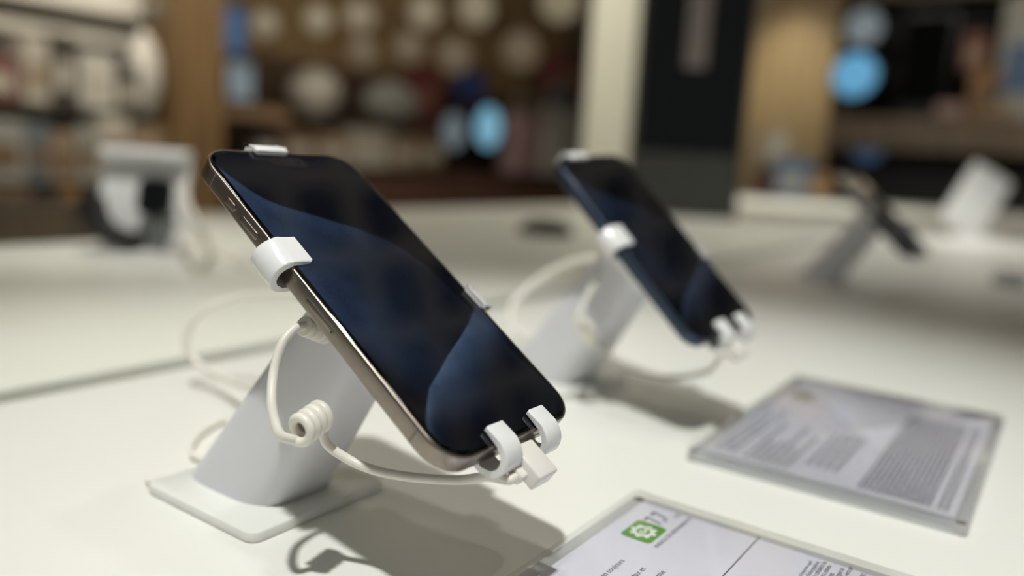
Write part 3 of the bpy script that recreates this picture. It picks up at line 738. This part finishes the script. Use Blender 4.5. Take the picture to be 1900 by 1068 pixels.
prod('tablet', 'grey-lit tablet with brown surround over the wood ledge', 'tablet', 420, 470, 112, 196, Y2, .05, E_GREY, None, 'screen', lg_z)
prod('wall_screen', 'tall dim blue screen beside the wooden post', 'screen', 414, 456, 10, 110, Y2+.1, .05, E_DIM, None, 'screen', bracket=.15)
lg_ = thing('wall_ledge', 'short tan wooden ledge under the grey-lit tablet', 'ledge', (on_y(480, 180, Y2).x, Y2+.15, lg_z+.005))
wl_ = abs(on_y(540, 180, Y2).x-on_y(420, 180, Y2).x)
obj('ledge_board', box_bm(wl_, .3, .09, .004, 1, (0, 0, -.05)), wood('tan_wood', (128, 102, 74), (148, 120, 90), 4), lg_, False)
for s in (-1, 1): obj('bracket', box_bm(.03, .26, .12, .003, 1, (s*wl_*.35, .01, -.15)), M_DB, lg_, False)
prod('speaker_globe', 'pale rounded speaker on the dark wall shelves', 'speaker', 562, 640, 120, 232, Y2, .2, PM['cream'], PM['grey'], 'round', zb_[0])
prod('speaker_globe', 'small grey rounded speaker beside the maroon carton', 'speaker', 702, 778, 146, 232, Y2-.02, .2, PM['grey'], PM['teal'], 'round', zb_[0])
prod('carton', 'maroon carton on the dark wall shelves', 'box', 772, 818, 120, 232, Y2+.14, .15, PM['maroon'], PM['red'], 'box', zb_[0])
prod('tablet', 'navy-lit tablet above the glowing blue screen', 'tablet', 842, 900, 130, 188, Y2+.1, .05, E_NAVY, None, 'screen', bracket=.15)
prod('blur_disc_screen', 'bright blue screen rounded to its blur disc on the dark wall shelves', 'display', 868, 942, 194, 278, Y2-.06, .04, E_BLUE, None, 'disc', bracket=.35)  # small lit screen, face made round to imitate its out-of-focus light disc
prod('blur_disc_screen', 'grey screen rounded to its blur disc beside the bright blue one', 'display', 812, 870, 206, 280, Y2-.02, .04, E_GREY, None, 'disc', bracket=.31)
prod('handbag', 'pinkish pouch with a handle near the cream column', 'bag', 955, 1012, 170, 290, Y2-.1, .2, PM['pink'], PM['tan'], 'bag', zb_[1])
prod('handbag', 'grey pouch with a handle near the cream column', 'bag', 1014, 1082, 160, 290, Y2-.1, .2, PM['grey'], PM['teal'], 'bag', zb_[1])
prod('carton', 'dull red carton high beside the cream column', 'box', 1030, 1086, 110, 165, Y2+.1, .2, PM['maroon'], PM['brown'], 'box', on_y(1058, 168, Y2+.1).z)
for i, (u0, u1, v0, k) in enumerate([(590, 650, 248, 'tan'), (656, 722, 240, 'cream'), (728, 776, 252, 'tan'), (780, 824, 246, 'brown'), (470, 520, 246, 'dark'), (526, 584, 240, 'brown')]):
    prod('carton', ['tan carton under the pale rounded speaker', 'cream carton left of the second tan one on the lower dark shelf', 'tan carton under the maroon carton on the dark shelves', 'brown carton beside the grey tablet',
                    'dark carton by the white top claw of the titanium phone', 'brown carton next to the dark one on the lower dark shelf'][i].replace(' left of', ' before'), 'box', u0, u1, v0, 312, Y2, .2, PM[k], PM['cream'], 'box', zb_[1])

# globe lamps
lampm = [mat('lamp_glow', (90, 84, 70), .5, emit=.75, emit_rgb=(134, 124, 102)), mat('lamp_glow_dim', (60, 52, 40), .5, emit=.75, emit_rgb=(98, 86, 68))]
LP = [(492, 45, 0), (590, 37, 0), (668, 30, 0), (786, 22, 0), (883, 15, 0), (1039, 2, 0), (672, 97, 1), (758, 90, 1), (844, 105, 1), (966, 94, 1), (283, 20, 1)]
OR_ = ['first', 'second', 'third', 'fourth', 'fifth', 'sixth']
LL = [OR_[i]+' pale globe lamp from the wooden post in the upper row' for i in range(6)]+[OR_[i]+' dim globe lamp from the wooden post in the lower row' for i in range(4)]+['lone globe lamp hanging over the end of the beige shelving']
CEILZ = 2.87
for i, (u, v, d) in enumerate(LP):
    c = on_y(u, v, 4.05-.12*d-.02*i if i < 10 else 2.9); r = abs(on_y(u+25, v, c.y).x-c.x)*.80
    t = thing('globe_lamp', LL[i], 'lamp', c, group=('pale globe lamps in the upper row' if d == 0 else 'dim globe lamps in the lower row'))
    prof = [(-r*math.cos(PI*k/12), max(1e-4, r*math.sin(PI*k/12))) for k in range(13)]
    obj('glass_globe', lathe(prof, (0, 0, 0), (0, 0, 1), 24), lampm[d], t)
    obj('cap', lathe([(r*.93, 0), (r*.93, r*.3), (r*1.15, r*.22), (r*1.15, 0)], (0, 0, 0), (0, 0, 1), 16), PM['dark'], t)
    obj('hanging_cord', tube([Vector((0, 0, r)), Vector((0, 0, (CEILZ-c.z)/2)), Vector((0, 0, CEILZ-c.z))], .006, 6), PM['dark'], t)

# ------------------------------------------------------------------ cream column and black glass panel standing behind the counters
DP = 3.9
a = at_depth(1092, 200, DP+.25); b = at_depth(1172, 200, DP+.25)
colm = thing('cream_column', 'tall cream square column beside the black glass panel', 'column', Vector(((a.x+b.x)/2, (a.y+b.y)/2, FLOOR)), (0, 0, math.atan2(b.y-a.y, b.x-a.x)))
wc = (b-a).length*1.02
obj('shaft', box_bm(wc, wc, 3.5, .01, 2, (0, wc/2, 1.80)), mat('cream_paint', (226, 224, 204), .5), colm, False)
obj('column_base', box_bm(wc*1.15, wc*1.15, .12, .01, 2, (0, wc/2, .06)), mat('plinth_grey', (70, 68, 64)), colm, False)
DP = 2.62
a = at_depth(1172, 300, DP); b = at_depth(1368, 300, DP)
pn = thing('glass_totem', 'tall black glass totem standing on the counter behind the blurred phone', 'display totem', Vector(((a.x+b.x)/2, (a.y+b.y)/2, 0)), (0, 0, math.atan2(b.y-a.y, b.x-a.x)))
wpn = (b-a).length
zsplit = at_depth(1270, 285, DP).z
obj('glass_panel', box_bm(wpn, .04, 1.5-zsplit, .003, 2, (0, .0, zsplit+(1.5-zsplit)/2)), mat('black_panel_glass', (14, 17, 22), .12), pn, False)
obj('lower_panel', box_bm(wpn, .05, zsplit, .003, 2, (0, .0, zsplit/2)), mat('charcoal_panel', (78, 79, 76), .4), pn, False)
for s in (-1, 1): obj('edge_trim', box_bm(.014, .06, 1.5, .003, 1, (s*wpn/2, .0, .75)), mat('dark_trim', (74, 72, 66), .4), pn, False)
obj('reflection_strip', box_bm(.07, .012, 1.1, .005, 3, (-.0, -.023, at_depth(1270, 130, DP).z+.55)), mat('painted_reflection', (132, 122, 116), .5, emit=.12), pn)['label'] = 'painted vertical lamp reflection'  # faintly glowing strip painted in for a lamp mirrored in the glass

# ------------------------------------------------------------------ right end: warm lit boards, dark unit, screens
XR = 7.7
y0 = on_x(1385, 150, XR).y; y1 = on_x(1545, 150, XR).y
wp = thing('warm_board', 'tan wooden board glowing warm under a wall light', 'wall board', (XR+.05, (y0+y1)/2, FLOOR), (0, 0, -PI/2))
ww = abs(y1-y0)
for i in range(4): obj('plank', box_bm(ww/4-.006, .05, 3.3, .004, 1, (-ww/2+ww/4*(i+.5), 0, 1.65)), wood('tan_board_wood', (160, 138, 102), (178, 156, 118), 4), wp, False)
XD = 6.6
ya, yb = on_x(1556, 150, XD).y, on_x(1990, 150, XD).y
du = thing('dark_cabinet', 'dark brown open cabinet beyond the far right of the counters', 'cabinet', (XD+.25, (ya+yb)/2, FLOOR), (0, 0, -PI/2))
wd_ = abs(yb-ya)
zs = [on_x(1750, v, XD).z-FLOOR for v in (-30, 222, 285)]
obj('back_board', box_bm(wd_, .03, zs[0], 0, 1, (0, .2, zs[0]/2)), mat('cabinet_black', (20, 18, 16), .6), du, False)
M_CAB = wood('cabinet_wood', (84, 70, 54), (106, 90, 70), 4)
obj('top_board', box_bm(wd_, .45, .12, .005, 1, (0, 0, zs[0]-.02)), M_CAB, du, False)
obj('middle_board', box_bm(wd_, .70, zs[1]-zs[2], .005, 1, (0, -.12, (zs[1]+zs[2])/2)), M_CAB, du, False)
obj('lower_front', box_bm(wd_, .04, zs[2]-.02, .004, 1, (0, -.15, (zs[2]-.02)/2)), mat('cabinet_front_black', (24, 20, 17), .6), du, False)  # near-black front board below the middle one
for s in (-1, 1): obj('side_board', box_bm(.05, .45, zs[0], .004, 1, (s*(wd_/2-.025), 0, zs[0]/2)), M_DB, du, False)
zmid = zs[1]+FLOOR
XF = XD-.05
prod('blur_disc_screen', 'sky blue screen rounded to its blur disc in the dark cabinet', 'display', 1540, 1632, 94, 186, 0, .05, E_BLUE2, None, 'disc', xplane=XF, bracket=.42)  # lit screen, round only to imitate its blur, like the grey ones near it
prod('blur_disc_screen', 'grey screen rounded to its blur disc above the sky blue one in the dark cabinet', 'display', 1564, 1642, 14, 88, 0, .05, E_GREY, None, 'disc', xplane=XF, bracket=.42)
prod('television', 'black switched-off television in the dark cabinet', 'television', 1672, 1764, 20, 222, 0, .06, mat('television_black', (2, 2, 3), .6, spec=.05), None, 'screen', zmid, xplane=XF)
prod('carton', 'brick red carton beside the television in the dark cabinet', 'box', 1786, 1832, 62, 130, 0, .2, PM['red'], PM['tan'], 'box', on_x(1826, 130, XF).z+.001, xplane=XF)
prod('speaker_tower', 'orange-brown wooden speaker under the brick red carton', 'speaker', 1796, 1856, 130, 222, 0, .2, PM['orange'], PM['brown'], 'box', zmid, xplane=XF)
prod('carton', 'large grey-white carton at the end of the dark cabinet', 'box', 1852, 1960, -10, 218, 0, .2, PM['grey'], PM['blue'], 'box', zmid, xplane=XF)
prod('carton', 'low pinkish tan carton on the front lip of the dark cabinet', 'box', 1735, 1785, 190, 228, 0, .10, PM['pink'], PM['tan'], 'box', zmid, xplane=XF-.20)
prod('carton', 'golden tan carton on the front lip of the dark cabinet', 'box', 1826, 1872, 196, 228, 0, .10, PM['tan'], PM['orange'], 'box', zmid, xplane=XF-.20)
prod('blur_disc_screen', 'dim blue-grey screen rounded to its blur disc under the sky blue one', 'display', 1576, 1646, 238, 312, 0, .05, E_DIM, None, 'disc', xplane=XD-.06, bracket=.12)
# items at the far end of the counters
def on_counter(u, v): return on_z(u, v, 0.0)
prod('speaker_globe', 'beige rounded speaker by the warm tan board', 'speaker', 1392, 1462, 232, 322, 0, .2, PM['cream'], PM['tan'], 'round', xplane=5.0)
prod('carton', 'blue carton by the warm tan board', 'box', 1436, 1500, 296, 366, 0, .2, PM['blue'], PM['grey'], 'box', xplane=4.9)
prod('carton', 'small dark red carton under the beige rounded speaker', 'box', 1396, 1434, 312, 366, 0, .2, PM['dark'], PM['maroon'], 'box', xplane=4.95)
prod('carton', 'small tan carton beside the blue one', 'box', 1500, 1536, 322, 366, 0, .15, PM['orange'], PM['tan'], 'box', xplane=4.9)
counter('far_counter', 'short white counter in front of the warm tan board', 3.6, 5.6, -1.6, 1.7, M_TABLE_FAR, 2)
